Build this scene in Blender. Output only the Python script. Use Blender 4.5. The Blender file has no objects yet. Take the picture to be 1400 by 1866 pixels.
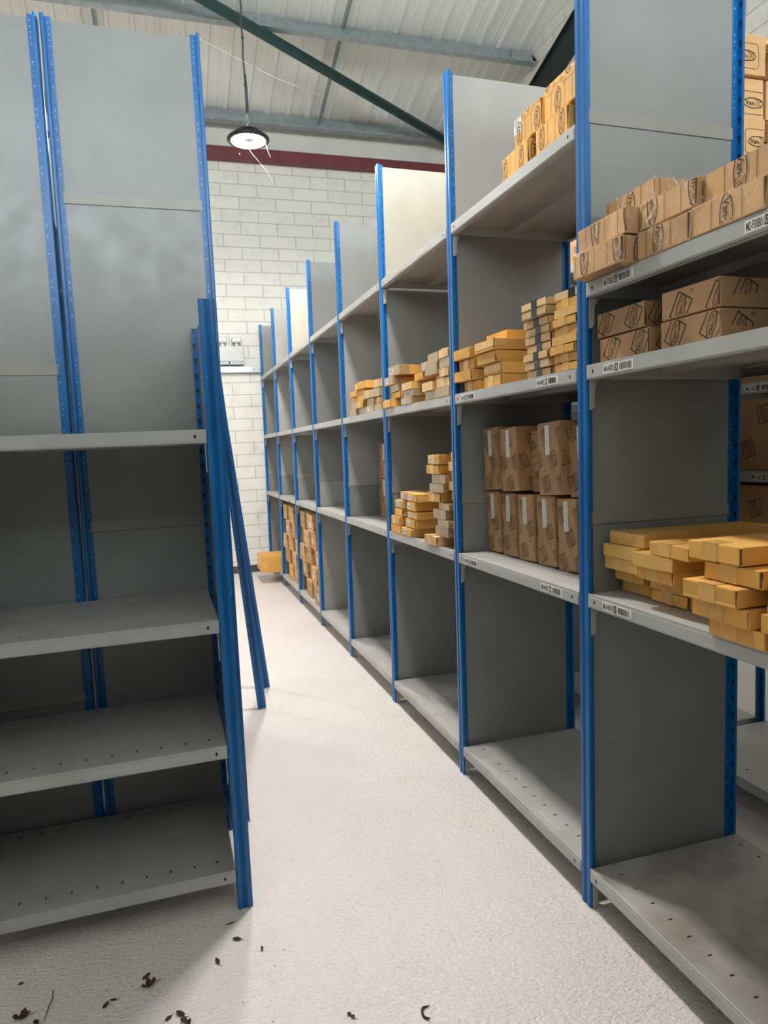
import bpy, bmesh, math, random
from mathutils import Matrix, Vector
C = bpy.context.scene.collection
sc = bpy.context.scene
PI = math.pi

# ------------------------------------------------------------------ camera
YAW, PITCH, ROLL, CAM_H, F_PX = math.radians(17.336), math.radians(5.289), math.radians(-2.522), 1.519, 1277.3
def camera():
    cy, sy, cp, sp = math.cos(YAW), math.sin(YAW), math.cos(PITCH), math.sin(PITCH)
    fwd = Vector((sy*cp, cy*cp, -sp)); right = Vector((cy, -sy, 0)); up = right.cross(fwd)
    c, s = math.cos(ROLL), math.sin(ROLL)
    r = c*right + s*up; u = -s*right + c*up
    cam = bpy.data.cameras.new('camera'); o = bpy.data.objects.new('camera', cam); C.objects.link(o)
    m = Matrix.Identity(4)
    for i in range(3):
        m[i][0] = r[i]; m[i][1] = u[i]; m[i][2] = -fwd[i]
    m[2][3] = CAM_H
    o.matrix_world = m
    cam.sensor_fit = 'HORIZONTAL'; cam.sensor_width = 36; cam.lens = 36*F_PX/1400
    cam.clip_start = 0.02
    sc.camera = o
camera()
# ------------------------------------------------------------------ light & exposure
LAMP_STRENGTH = 690.0          # ring lens of every high bay lamp
ROOF_FILL_STRENGTH = 0.6        # glow of the roof sheets added as unseen fill
WINDOW_FILL_STRENGTH = 19.0           # glow of the high panes added behind the camera as fill
WORLD_STRENGTH = 0.08
w = bpy.data.worlds.new('world'); sc.world = w; w.use_nodes = True
w.node_tree.nodes['Background'].inputs[0].default_value = (0.75, 0.85, 1, 1)
w.node_tree.nodes['Background'].inputs[1].default_value = WORLD_STRENGTH
vs = sc.view_settings
vs.view_transform = 'Standard'; vs.look = 'None'; vs.gamma = 1; vs.exposure = 0.0; vs.use_curve_mapping = False

# ------------------------------------------------------------------ helpers: materials
def srgb(r, g, b):
    f = lambda c: (c/255/12.92) if c/255 <= 0.04045 else ((c/255+0.055)/1.055)**2.4
    return (f(r), f(g), f(b), 1)
class NT:
    def __init__(s, name):
        s.m = bpy.data.materials.new(name); s.m.use_nodes = True
        s.t = s.m.node_tree; s.b = s.t.nodes['Principled BSDF']
    def n(s, typ, **k):
        x = s.t.nodes.new(typ)
        for a, v in k.items(): setattr(x, a, v)
        return x
    def l(s, a, b): s.t.links.new(a, b)
    def set(s, node, **k):
        for a, v in k.items(): node.inputs[a.replace('_', ' ')].default_value = v
    def coord(s, rnd=True):
        tc = s.n('ShaderNodeTexCoord')
        if not rnd: return tc.outputs['Object']
        oi = s.n('ShaderNodeObjectInfo'); mu = s.n('ShaderNodeMath', operation='MULTIPLY'); s.l(oi.outputs['Random'], mu.inputs[0]); mu.inputs[1].default_value = 37.0
        va = s.n('ShaderNodeVectorMath', operation='ADD'); s.l(tc.outputs['Object'], va.inputs[0]); s.l(mu.outputs[0], va.inputs[1])
        return va.outputs[0]
    def math(s, op, a, b=None, c=None):
        x = s.n('ShaderNodeMath', operation=op)
        for i, v in enumerate((a, b, c)):
            if v is None: continue
            if isinstance(v, (int, float)): x.inputs[i].default_value = v
            else: s.l(v, x.inputs[i])
        return x.outputs[0]
    def noise(s, vec, scale, detail=3, rough=.5, dist=0, sc3=None):
        if sc3:
            mp = s.n('ShaderNodeMapping'); mp.inputs['Scale'].default_value = sc3; s.l(vec, mp.inputs[0]); vec = mp.outputs[0]
        x = s.n('ShaderNodeTexNoise'); s.l(vec, x.inputs['Vector'])
        s.set(x, Scale=scale, Detail=detail, Roughness=rough, Distortion=dist); return x.outputs['Fac']
    def ramp(s, fac, stops):
        x = s.n('ShaderNodeValToRGB'); s.l(fac, x.inputs[0]); e = x.color_ramp.elements
        while len(e) < len(stops): e.new(0.5)
        for i, (p, c) in enumerate(stops):
            e[i].position = p; e[i].color = c if isinstance(c, tuple) else (c, c, c, 1)
        return x.outputs[0]
    def mix(s, fac, a, b, mode='MIX'):
        x = s.n('ShaderNodeMix', data_type='RGBA', blend_type=mode)
        if isinstance(fac, (int, float)): x.inputs[0].default_value = fac
        else: s.l(fac, x.inputs[0])
        for i, v in ((6, a), (7, b)):
            if isinstance(v, tuple): x.inputs[i].default_value = v
            else: s.l(v, x.inputs[i])
        return x.outputs[2]
    def bump(s, h, strength, dist=0.002):
        x = s.n('ShaderNodeBump'); s.l(h, x.inputs['Height']); x.inputs['Strength'].default_value = strength; x.inputs['Distance'].default_value = dist
        s.l(x.outputs[0], s.b.inputs['Normal'])
    def col(s, c):
        if isinstance(c, tuple): s.b.inputs['Base Color'].default_value = c
        else: s.l(c, s.b.inputs['Base Color'])
    def p(s, **k):
        for a, v in k.items(): s.b.inputs[a.replace('_', ' ')].default_value = v

def plain(name, c, rough=.5, metal=0, var=.06, scale=30):
    t = NT(name); v = t.coord(); n = t.noise(v, scale, 3)
    lo = tuple(x*(1-var*2) for x in c[:3])+(1,); hi = tuple(min(1, x*(1+var)) for x in c[:3])+(1,)
    t.col(t.ramp(n, [(.3, lo), (.7, hi)])); t.p(Roughness=rough, Metallic=metal); return t.m

def painted_steel(name, c, rough=.38, scuff=.35):
    t = NT(name); v = t.coord()
    n = t.noise(v, 5, 4); base = t.ramp(n, [(.3, tuple(x*.93 for x in c[:3])+(1,)), (.7, tuple(min(1, x*1.05) for x in c[:3])+(1,))])
    st = t.noise(v, 9, 5, .6, .4, (1, 1, 3.5)); m = t.ramp(st, [(.70, 0.0), (.76, 1.0)])
    m = t.math('MULTIPLY', m, scuff)
    t.col(t.mix(m, base, tuple(x*.45 for x in c[:3])+(1,)))
    r = t.noise(v, 14, 3); t.l(t.ramp(r, [(.3, rough-.06), (.7, rough+.1)]), t.b.inputs['Roughness'])
    t.bump(t.noise(v, 3, 2), .12, .01)
    return t.m

def shelf_paint(name, c, dirty=0.0):
    t = NT(name); v = t.coord()
    n = t.noise(v, 6, 4); base = t.ramp(n, [(.3, tuple(x*.92 for x in c[:3])+(1,)), (.7, tuple(min(1, x*1.05) for x in c[:3])+(1,))])
    sc_ = t.noise(v, 16, 6, .65, .8, (1, 3, 1)); m = t.math('MULTIPLY', t.ramp(sc_, [(.68, 0.0), (.74, 1.0)]), .3)
    base = t.mix(m, base, srgb(70, 68, 66))
    if dirty:
        d = t.noise(v, 3.2, 5, .6, .3); base = t.mix(t.math('MULTIPLY', t.ramp(d, [(.42, 0.0), (.66, 1.0)]), dirty), base, srgb(92, 80, 70))
        e = t.noise(v, 2.4, 3, .5, .2); base = t.mix(t.math('MULTIPLY', t.ramp(e, [(.60, 0.0), (.72, 1.0)]), dirty*.8), base, srgb(120, 98, 62))
    t.col(base)
    t.l(t.ramp(t.noise(v, 20, 3), [(.3, .36), (.7, .52)]), t.b.inputs['Roughness'])
    return t.m

def post_mat():
    t = NT('blue_post_paint'); tc = t.n('ShaderNodeTexCoord'); sx = t.n('ShaderNodeSeparateXYZ'); t.l(tc.outputs['Object'], sx.inputs[0])
    x, y, z = sx.outputs
    v = t.coord(); n = t.noise(v, 30, 4, .6, .2, (1, 1, .12))
    blue = t.ramp(n, [(.35, srgb(0, 88, 150)), (.62, srgb(0, 104, 172)), (.85, srgb(36, 124, 180))])
    ch = t.ramp(t.noise(v, 60, 3, .6), [(.73, 0.0), (.76, 1.0)]); blue = t.mix(t.math('MULTIPLY', ch, .5), blue, srgb(150, 175, 200))
    # round holes down the flange
    fz = t.math('SUBTRACT', t.math('FRACT', t.math('DIVIDE', z, .02)), .5); fz = t.math('MULTIPLY', fz, .02)
    dx = t.math('SUBTRACT', x, .025)
    r = t.math('SQRT', t.math('ADD', t.math('MULTIPLY', fz, fz), t.math('MULTIPLY', dx, dx)))
    hole = t.math('LESS_THAN', r, .0024)
    wn = t.n('ShaderNodeTexWhiteNoise', noise_dimensions='1D'); t.l(t.math('FLOOR', t.math('DIVIDE', z, .02)), wn.inputs['W'])
    hc = t.ramp(wn.outputs[0], [(.5, srgb(20, 34, 52)), (.62, srgb(150, 175, 200))])
    c1 = t.mix(hole, blue, hc)
    # keyhole slots on the inner face
    onface = t.math('LESS_THAN', t.math('ABSOLUTE', t.math('SUBTRACT', x, .013)), .0012)
    ay = t.math('ABSOLUTE', t.math('SUBTRACT', t.math('ABSOLUTE', y), .0155))
    f = t.math('FRACT', t.math('DIVIDE', z, .0575))
    up = t.math('MULTIPLY', t.math('MULTIPLY', t.math('GREATER_THAN', f, .62), t.math('LESS_THAN', f, .84)), t.math('LESS_THAN', ay, .0052))
    lo = t.math('MULTIPLY', t.math('MULTIPLY', t.math('GREATER_THAN', f, .42), t.math('LESS_THAN', f, .63)), t.math('LESS_THAN', ay, .0026))
    dz = t.math('MULTIPLY', t.math('SUBTRACT', f, .18), .0575)
    dot = t.math('LESS_THAN', t.math('SQRT', t.math('ADD', t.math('MULTIPLY', dz, dz), t.math('MULTIPLY', ay, ay))), .0026)
    slot = t.math('MULTIPLY', t.math('MAXIMUM', t.math('MAXIMUM', up, lo), dot), onface)
    t.col(t.mix(slot, c1, srgb(8, 12, 18)))
    t.p(Roughness=.33); t.bump(t.noise(v, 40, 2, .5, 0, (1, 1, .1)), .1, .002)
    return t.m

def kraft(name, c, tone=.14, fine=.5):
    t = NT(name); v = t.coord()
    oi = t.n('ShaderNodeObjectInfo')
    n = t.noise(v, 7, 4, .55); base = t.ramp(n, [(.25, tuple(x*(1-tone) for x in c[:3])+(1,)), (.75, tuple(min(1, x*(1+tone)) for x in c[:3])+(1,))])
    flute = t.noise(v, 60, 2, .5, 0, (.25, 4, .25)); base = t.mix(t.math('MULTIPLY', flute, .14), base, tuple(x*.6 for x in c[:3])+(1,))
    g = t.math('ADD', t.math('MULTIPLY', oi.outputs['Random'], .32), .84)
    hs = t.n('ShaderNodeHueSaturation'); t.l(base, hs.inputs['Color']); t.l(g, hs.inputs['Value'])
    fib = t.noise(v, 300, 2, .6); o = t.mix(t.math('MULTIPLY', t.ramp(fib, [(.62, 0.0), (.70, 1.0)]), .25), hs.outputs[0], tuple(x*.5 for x in c[:3])+(1,))
    t.col(o); t.p(Roughness=.62)
    t.bump(t.noise(v, 14, 4, .6), .45, .006)
    return t.m

def glossy_tape(name, c, rough=.18, al=1.0):
    t = NT(name); v = t.coord(); n = t.noise(v, 30, 4, .6, 1.0)
    t.col(t.ramp(n, [(.3, tuple(x*.85 for x in c[:3])+(1,)), (.7, c)])); t.p(Roughness=rough, Alpha=al)
    t.bump(t.noise(v, 45, 4, .6, 1.5), .35, .003)
    return t.m

def floor_mat():
    t = NT('painted_textured_floor'); v = t.coord(False)
    a = t.noise(v, 1.1, 4, .55); base = t.ramp(a, [(.3, srgb(219, 210, 207)), (.55, srgb(226, 219, 214)), (.8, srgb(222, 213, 217))])
    st = t.noise(v, 5, 6, .7, .3); base = t.mix(t.math('MULTIPLY', t.ramp(st, [(.58, 0.0), (.8, 1.0)]), .35), base, srgb(190, 172, 146))
    sx = t.n('ShaderNodeSeparateXYZ'); t.l(v, sx.inputs[0])
    # grit gathered along the feet of the right hand racking
    nx = t.math('SUBTRACT', 1, t.math('MULTIPLY', t.math('ABSOLUTE', t.math('SUBTRACT', sx.outputs[0], 1.15)), 4.5)); nx = t.math('MAXIMUM', nx, 0)
    gr = t.noise(v, 120, 3, .7); g1 = t.math('MULTIPLY', t.math('MULTIPLY', t.ramp(gr, [(.55, 0.0), (.62, 1.0)]), nx), .55)
    base = t.mix(g1, base, srgb(150, 122, 84))
    for scl, rad, seed, colr, keep in ((28, .075, 0, srgb(70, 60, 50), .25), (70, .11, 5, srgb(128, 112, 92), .45)):
        vo = t.n('ShaderNodeTexVoronoi'); mp = t.n('ShaderNodeMapping'); mp.inputs['Location'].default_value = (seed, seed, 0); t.l(v, mp.inputs[0]); t.l(mp.outputs[0], vo.inputs['Vector']); vo.inputs['Scale'].default_value = scl
        sel = t.n('ShaderNodeSeparateColor'); t.l(vo.outputs['Color'], sel.inputs[0])
        m = t.math('MULTIPLY', t.math('LESS_THAN', vo.outputs['Distance'], rad), t.math('LESS_THAN', sel.outputs[0], keep*.35))
        base = t.mix(t.math('MULTIPLY', m, .8), base, colr)
    t.col(base)
    weave = t.noise(v, 1, 2, .55, .3, (48, 120, 1)); warp = t.noise(v, 1, 2, .5, .2, (90, 60, 1))
    h = t.math('ADD', weave, t.math('MULTIPLY', warp, .5))
    t.bump(h, 1.0, .007)
    t.l(t.ramp(weave, [(.3, .30), (.7, .46)]), t.b.inputs['Roughness'])
    return t.m

def block_mat(axis):
    t = NT('painted_blockwork_'+axis); v = t.coord(False); sx = t.n('ShaderNodeSeparateXYZ'); t.l(v, sx.inputs[0]); cx = t.n('ShaderNodeCombineXYZ')
    t.l(sx.outputs[0 if axis == 'x' else 1], cx.inputs[0]); t.l(sx.outputs[2], cx.inputs[1])
    b = t.n('ShaderNodeTexBrick'); t.l(cx.outputs[0], b.inputs['Vector']); t.set(b, Scale=1, Brick_Width=.45, Row_Height=.15, Mortar_Size=.006, Mortar_Smooth=.35, Bias=0)
    b.inputs['Color1'].default_value = srgb(236, 233, 224); b.inputs['Color2'].default_value = srgb(230, 228, 220); b.inputs['Mortar'].default_value = srgb(194, 191, 182)
    n = t.noise(v, 5, 6, .7, .2); sm = t.math('MULTIPLY', t.ramp(n, [(.50, 0.0), (.75, 1.0)]), .35)
    t.col(t.mix(sm, b.outputs['Color'], srgb(170, 168, 160)))
    h = t.math('ADD', t.math('MULTIPLY', t.math('SUBTRACT', 1, b.outputs['Fac']), 1.2), t.math('MULTIPLY', t.noise(v, 40, 5, .7), .35))
    t.bump(h, .5, .006); t.p(Roughness=.7)
    return t.m

def emis(name, c, s):
    t = NT(name); t.p(Emission_Color=c, Emission_Strength=s, Base_Color=(0.8, .8, .8, 1)); return t.m

M = dict(
    post=post_mat(),
    panel=painted_steel('grey_panel_paint', srgb(138, 139, 137), .34, .25),
    joint=painted_steel('panel_joint_paint', srgb(148, 144, 138), .36, .2),
    cream=painted_steel('cream_panel_paint', srgb(166, 162, 148), .38, .18),
    pale=painted_steel('pale_grey_panel_paint', srgb(164, 164, 160), .36, .2),
    shelf=shelf_paint('grey_shelf_paint', srgb(172, 170, 167)),
    dirty=shelf_paint('stained_grey_shelf_paint', srgb(178, 174, 170), .6),
    lip=shelf_paint('worn_shelf_edge_paint', srgb(176, 176, 174)),
    floor=floor_mat(), wallx=block_mat('x'), wally=block_mat('y'),
    liner=plain('white_roof_liner', srgb(232, 232, 226), .5, 0, .03, 2),
    galv=plain('galvanised_steel', srgb(158, 166, 168), .45, .35, .1, 14),
    teal=plain('dark_green_steel', srgb(34, 68, 68), .45, 0, .1, 10),
    darkgreen=plain('black_green_steel', srgb(22, 38, 38), .5, 0, .1, 10),
    maroon=plain('maroon_steel', srgb(112, 46, 52), .5, 0, .1, 8),
    plaster=plain('white_rendered_wall', srgb(222, 220, 212), .75, 0, .04, 3),
    skirt=plain('dark_grey_skirting', srgb(78, 74, 70), .6, 0, .1, 10),
    gold=kraft('golden_kraft_board', srgb(224, 168, 84)),
    tan=kraft('tan_kraft_board', srgb(208, 163, 112)),
    brown=kraft('brown_kraft_board', srgb(178, 138, 98)),
    pink=kraft('pale_kraft_board', srgb(214, 178, 130)),
    tape=glossy_tape('clear_packing_tape', srgb(228, 180, 108), .22),
    greytape=glossy_tape('grey_glossy_wrap', srgb(176, 148, 110), .2),
    blacktape=glossy_tape('black_packing_tape', srgb(22, 22, 24), .2),
    film=None,
    ink=plain('black_print_ink', srgb(44, 34, 28), .7, 0, .1, 60),
    white=plain('white_sticker_paper', srgb(228, 226, 220), .45, 0, .03, 40),
    grime=plain('worn_yellowed_sticker', srgb(196, 192, 170), .6, 0, .1, 90),
    black=plain('matt_black', srgb(18, 18, 20), .5, 0, .1, 20),
    cable=plain('grey_cable_sheath', srgb(72, 76, 84), .5, 0, .1, 20),
    seam=plain('carton_flap_edge_brown', srgb(92, 68, 44), .9, 0, .1, 40),  # brown edge of the tucked carton flap
    dark=plain('dark_hole', srgb(20, 20, 20), .9, 0, .0, 20),
    alu=plain('brushed_aluminium', srgb(190, 194, 196), .3, .7, .05, 20),
    plastic=plain('white_plastic', srgb(200, 200, 196), .35, 0, .02, 10),
    leaf=plain('dry_brown_leaf', srgb(74, 48, 34), .75, 0, .4, 60),
    twig=plain('dry_twig', srgb(84, 62, 44), .8, 0, .3, 60),
    lens=emis('lit_lamp_lens', (1, .965, .92, 1), LAMP_STRENGTH),
    roof_fill=emis('added_rooflight_fill', (.82, .92, 1, 1), ROOF_FILL_STRENGTH),
    window_fill=emis('added_window_fill', (.86, .94, 1, 1), WINDOW_FILL_STRENGTH),
    green=emis('green_indicator', (.1, 1, .35, 1), 1.2),
)
def film_mat():
    t = NT('clear_shrink_film'); v = t.coord(); t.p(Roughness=.06, Base_Color=(.95, .93, .9, 1))
    n = t.noise(v, 22, 5, .65, 2.2, (1, 1, .6)); t.l(t.ramp(n, [(.50, .02), (.61, .08), (.68, .6)]), t.b.inputs['Alpha'])  # whitish alpha streaks paint the glints on the film
    t.bump(t.noise(v, 26, 4, .6, 2.0), 1.0, .01); return t.m
M['film'] = film_mat()

# ------------------------------------------------------------------ helpers: meshes
class MB:
    def __init__(s): s.v = []; s.f = []; s.m = []
    def face(s, pts, mi=0):
        i = len(s.v); s.v += [tuple(p) for p in pts]; s.f.append(tuple(range(i, i+len(pts)))); s.m.append(mi)
    def box(s, a, b, mi=0, skip=()):
        x0, y0, z0 = a; x1, y1, z1 = b; i = len(s.v)
        s.v += [(x0,y0,z0),(x1,y0,z0),(x1,y1,z0),(x0,y1,z0),(x0,y0,z1),(x1,y0,z1),(x1,y1,z1),(x0,y1,z1)]
        for k, f in enumerate(((0,3,2,1),(4,5,6,7),(0,1,5,4),(2,3,7,6),(1,2,6,5),(3,0,4,7))):
            if k in skip: continue
            s.f.append(tuple(i+q for q in f)); s.m.append(mi)
    def prism(s, poly, z0, z1, mi=0):          # poly in xy, extruded in z
        i = len(s.v); n = len(poly)
        s.v += [(p[0], p[1], z0) for p in poly]+[(p[0], p[1], z1) for p in poly]
        s.f.append(tuple(i+n-1-k for k in range(n))); s.f.append(tuple(i+n+k for k in range(n))); s.m += [mi, mi]
        for k in range(n):
            s.f.append((i+k, i+(k+1)%n, i+n+(k+1)%n, i+n+k)); s.m.append(mi)
    def tube(s, pts, r, n=10, mi=0):
        rings = []
        pts = [Vector(p) for p in pts]
        for k, p in enumerate(pts):
            d = (pts[min(k+1, len(pts)-1)]-pts[max(k-1, 0)]).normalized()
            a = d.orthogonal().normalized() if k == 0 else (rings_a - d*rings_a.dot(d)).normalized()
            rings_a = a; b = d.cross(a); rr = r[k] if isinstance(r, (list, tuple)) else r
            i = len(s.v); s.v += [tuple(p+(a*math.cos(2*PI*q/n)+b*math.sin(2*PI*q/n))*rr) for q in range(n)]; rings.append(i)
        for k in range(len(rings)-1):
            for q in range(n):
                s.f.append((rings[k]+q, rings[k]+(q+1)%n, rings[k+1]+(q+1)%n, rings[k+1]+q)); s.m.append(mi)
        s.f.append(tuple(rings[0]+n-1-q for q in range(n))); s.f.append(tuple(rings[-1]+q for q in range(n))); s.m += [mi, mi]
    def lathe(s, prof, c=(0,0,0), n=40, mi=0, cap=False):
        i0 = len(s.v)
        for r, z in prof:
            s.v += [(c[0]+r*math.cos(2*PI*q/n), c[1]+r*math.sin(2*PI*q/n), c[2]+z) for q in range(n)]
        for k in range(len(prof)-1):
            for q in range(n):
                a = i0+k*n; s.f.append((a+q, a+(q+1)%n, a+n+(q+1)%n, a+n+q)); s.m.append(mi)
        if cap:
            s.f.append(tuple(i0+n-1-q for q in range(n))); a = i0+(len(prof)-1)*n; s.f.append(tuple(a+q for q in range(n))); s.m += [mi, mi]
    def mesh(s, name, mats, smooth=False, bevel=0, seg=1):
        me = bpy.data.meshes.new(name); me.from_pydata(s.v, [], s.f)
        for m in (mats if isinstance(mats, (list, tuple)) else [mats]): me.materials.append(m)
        me.polygons.foreach_set('material_index', s.m)
        if bevel:
            bm = bmesh.new(); bm.from_mesh(me); bmesh.ops.bevel(bm, geom=bm.edges[:], offset=bevel, segments=seg, affect='EDGES', profile=.6); bm.to_mesh(me); bm.free()
        if smooth: me.polygons.foreach_set('use_smooth', [True]*len(me.polygons))
        me.update(); return me
def link(name, me, parent=None, mw=None):
    o = bpy.data.objects.new(name, me); C.objects.link(o)
    if parent: o.parent = parent
    if mw is not None: o.matrix_local = mw
    return o
def tag(o, label=None, cat=None, group=None, kind=None):
    if label: o['label'] = label
    if cat: o['category'] = cat
    if group: o['group'] = group
    if kind: o['kind'] = kind
    return o
def thing(name, label, cat, mw=None, group=None):
    o = link(name, None, None, mw); o.empty_display_size = .1; return tag(o, label, cat, group)
def struct(name, me): return tag(link(name, me), kind='structure')
def T(x, y, z): return Matrix.Translation((x, y, z))
def Rz(a): return Matrix.Rotation(a, 4, 'Z')

# 2D print work --------------------------------------------------------
_tc = {}
def text_polys(s):
    if s in _tc: return _tc[s]
    cu = bpy.data.curves.new('t', 'FONT'); cu.body = s; cu.size = 1; cu.resolution_u = 2; cu.offset = .012
    o = bpy.data.objects.new('t', cu); C.objects.link(o); me = bpy.data.meshes.new_from_object(o)
    vs_ = [tuple(v.co[:2]) for v in me.vertices]; xs = [v[0] for v in vs_]; ys = [v[1] for v in vs_]
    x0, x1, y0, y1 = min(xs), max(xs), min(ys), max(ys); h = y1-y0
    pol = [[((vs_[i][0]-(x0+x1)/2)/h, (vs_[i][1]-(y0+y1)/2)/h) for i in p.vertices] for p in me.polygons]
    bpy.data.objects.remove(o); bpy.data.meshes.remove(me); bpy.data.curves.remove(cu)
    _tc[s] = (pol, (x1-x0)/h); return _tc[s]
def strip(pts, wd, closed=True):
    out = []; n = len(pts)
    for i in range(n if closed else n-1):
        a = Vector(pts[i]); b = Vector(pts[(i+1) % n]); d = (b-a)
        if d.length < 1e-6: continue
        d.normalize(); q = Vector((-d.y, d.x))*wd/2; e = d*wd*.3
        out.append([tuple(a-q-e), tuple(b-q+e), tuple(b+q+e), tuple(a+q-e)])
    return out
def ellipse(a, b, n=28): return [(a*math.cos(2*PI*k/n), b*math.sin(2*PI*k/n)) for k in range(n)]
def rrect(w_, h_, r, n=4):
    o = []
    for cx, cy, a0 in ((w_/2-r, h_/2-r, 0), (-w_/2+r, h_/2-r, PI/2), (-w_/2+r, -h_/2+r, PI), (w_/2-r, -h_/2+r, 1.5*PI)):
        o += [(cx+r*math.cos(a0+k*PI/2/n), cy+r*math.sin(a0+k*PI/2/n)) for k in range(n+1)]
    return o
def logo(kind):
    if kind in _tc: return _tc[kind]
    tp, tw = text_polys('Van-'); xp, xw = text_polys('X'); h = .27
    total = (tw+xw*1.15)*h+.03
    pol = [[(p[0]*h-total/2+tw*h/2, p[1]*h) for p in q] for q in tp]
    xc = total/2-xw*h*1.15/2
    # the X is an outlined letter
    a, b = xw*h*.62, h*.72
    for s in (1, -1):
        pol += strip([(xc-a-.05, -b*s), (xc-a+.06, -b*s), (xc+a+.05, b*s), (xc+a-.06, b*s)], .016)
    pol += strip(ellipse(total/2+.13, .27), .04)
    if kind == 'diamond':
        pol += strip([(-.74, -.40), (.52, -.66), (.74, .40), (-.52, .66)], .055)
        for dx in (-.05, .05): pol += strip([(.92+dx, -.62), (.92+dx, -.40)], .03, False)
    elif kind == 'frame':
        pol += strip(rrect(1.75, 1.3, .2), .022)
    elif kind == 'box':
        pol += strip([(-.8, -.6), (.8, -.6), (.8, .6), (-.8, .6)], .022)
    _tc[kind] = pol; return pol
def clip(poly, x0, x1, y0, y1):
    for ax, lim, sg in ((0, x0, 1), (0, x1, -1), (1, y0, 1), (1, y1, -1)):
        out = []
        for i in range(len(poly)):
            a, b = poly[i], poly[(i+1) % len(poly)]
            da, db = (a[ax]-lim)*sg, (b[ax]-lim)*sg
            if da >= 0: out.append(a)
            if (da < 0) != (db < 0):
                t = da/(da-db); out.append((a[0]+(b[0]-a[0])*t, a[1]+(b[1]-a[1])*t))
        poly = out
        if len(poly) < 3: return None
    return poly
def stamp(pols, cx, cy, sc_, rot, rect):
    c, s = math.cos(rot), math.sin(rot); out = []
    R_ = sc_*1.15
    if cx+R_ < rect[0] or cx-R_ > rect[1] or cy+R_ < rect[2] or cy-R_ > rect[3]: return out
    for p in pols:
        q = [((x*c-y*s)*sc_+cx, (x*s+y*c)*sc_+cy) for x, y in p]
        q = clip(q, *rect)
        if q: out.append(q)
    return out

# ------------------------------------------------------------------ the racking
def post_mesh(h):
    m = MB()
    prof = [(.000,-.021),(.004,-.025),(.013,-.025),(.013,-.005),(.034,-.005),(.034,.005),(.013,.005),(.013,.025),(.004,.025),(.000,.021),
            (.000,.008),(.004,.005),(.004,.002),(.001,.000),(.004,-.002),(.004,-.005),(.000,-.008)]
    m.prism(prof[::-1], 0, h); return m.mesh('post', M['post'])
_cache = {}
def cached(key, fn):
    if key not in _cache: _cache[key] = fn()
    return _cache[key]
def panel_mesh(D, z0, z1, mat):
    m = MB(); m.box((.026, -.004, z0), (D-.026, .004, z1)); return m.mesh('side_panel', mat)
def joint_mesh(D, z, jm='joint'):
    m = MB(); m.box((.03, -.0055, z-.004), (D-.03, .0055, z+.034)); m.box((.03, -.0058, z-.006), (D-.03, .0058, z-.004), 1)
    return m.mesh('panel_joint', [M[jm], M['skirt']])
def shelf_mesh(W, D, mat, lip=.042, channel=False):
    m = MB(); t = .0016; m0, m1 = 0, 1
    # pressed top plate with slots: a grid with the slot cells left out
    ys = [0.0]; sl = []
    y = .05
    while y < W-.03:
        ys += [y, y+.0055]; sl.append(len(ys)-2); y += .0762
    ys.append(W); xs = [0, .064, .078, D-.042, D-.028, D]
    for z, up in ((0, True), (-t, False)):
        for i in range(len(xs)-1):
            for j in range(len(ys)-1):
                if i in (1, 3) and j in sl: continue
                q = [(xs[i],ys[j],z),(xs[i+1],ys[j],z),(xs[i+1],ys[j+1],z),(xs[i],ys[j+1],z)]
                m.face(q if up else q[::-1], 0)
    # front and rear edges: rolled channel with a small return, a shadow groove behind the nose
    for x0, sg in ((0, 1), (D, -1)):
        a, b = sorted((x0-.003*sg, x0+.002*sg)); m.box((a, 0, -lip), (b, W, .001), 1)
        a, b = sorted((x0-.005*sg, x0+.002*sg)); m.box((a, .004, -lip+.004), (b, W-.004, -.008), 1)
        a, b = sorted((x0, x0+(.13 if channel else .022)*sg)); m.box((a, 0, -lip), (b, W, -lip+.002), 1)
        if channel: a, b = sorted((x0+.128*sg, x0+.13*sg)); m.box((a, 0, -lip), (b, W, -t), 1)  # boxed-in underside added so the slots look dark inside
    for y0, sg in ((0, 1), (W, -1)):
        a, b = sorted((y0, y0+.0018*sg)); m.box((.002, a, -lip), (D-.002, b, -t), 1)
    # stiffener under the shelf
    m.box((D*.5-.03, .002, -.026), (D*.5+.03, W-.002, -.0017), 0)
    return m.mesh('shelf', [mat, M['lip']])
def boltmark_mesh(W, lip):
    m = MB()
    for y in (.035, W-.035):
        for k in range(10):
            pass
        pts = [(-.0056, y+.004*math.cos(2*PI*k/10), -lip*.5+.006*math.sin(2*PI*k/10)) for k in range(10)]
        m.face(pts[::-1])
    return m.mesh('slot_hole', M['dark'])
def bracket_mesh():
    m = MB(); pts = [(.004, 0), (.040, 0), (.036, -.008), (.028, -.018), (.022, -.034), (.020, -.085), (.004, -.092)]
    n = len(pts); i = 0
    m.v += [(p[0], 0, p[1]) for p in pts]+[(p[0], .003, p[1]) for p in pts]
    m.f.append(tuple(range(n))); m.f.append(tuple(range(2*n-1, n-1, -1))); m.m += [0, 0]
    for k in range(n): m.f.append((k, n+k, n+(k+1) % n, (k+1) % n)); m.m.append(0)
    return m.mesh('bracket', M['pale'])
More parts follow.
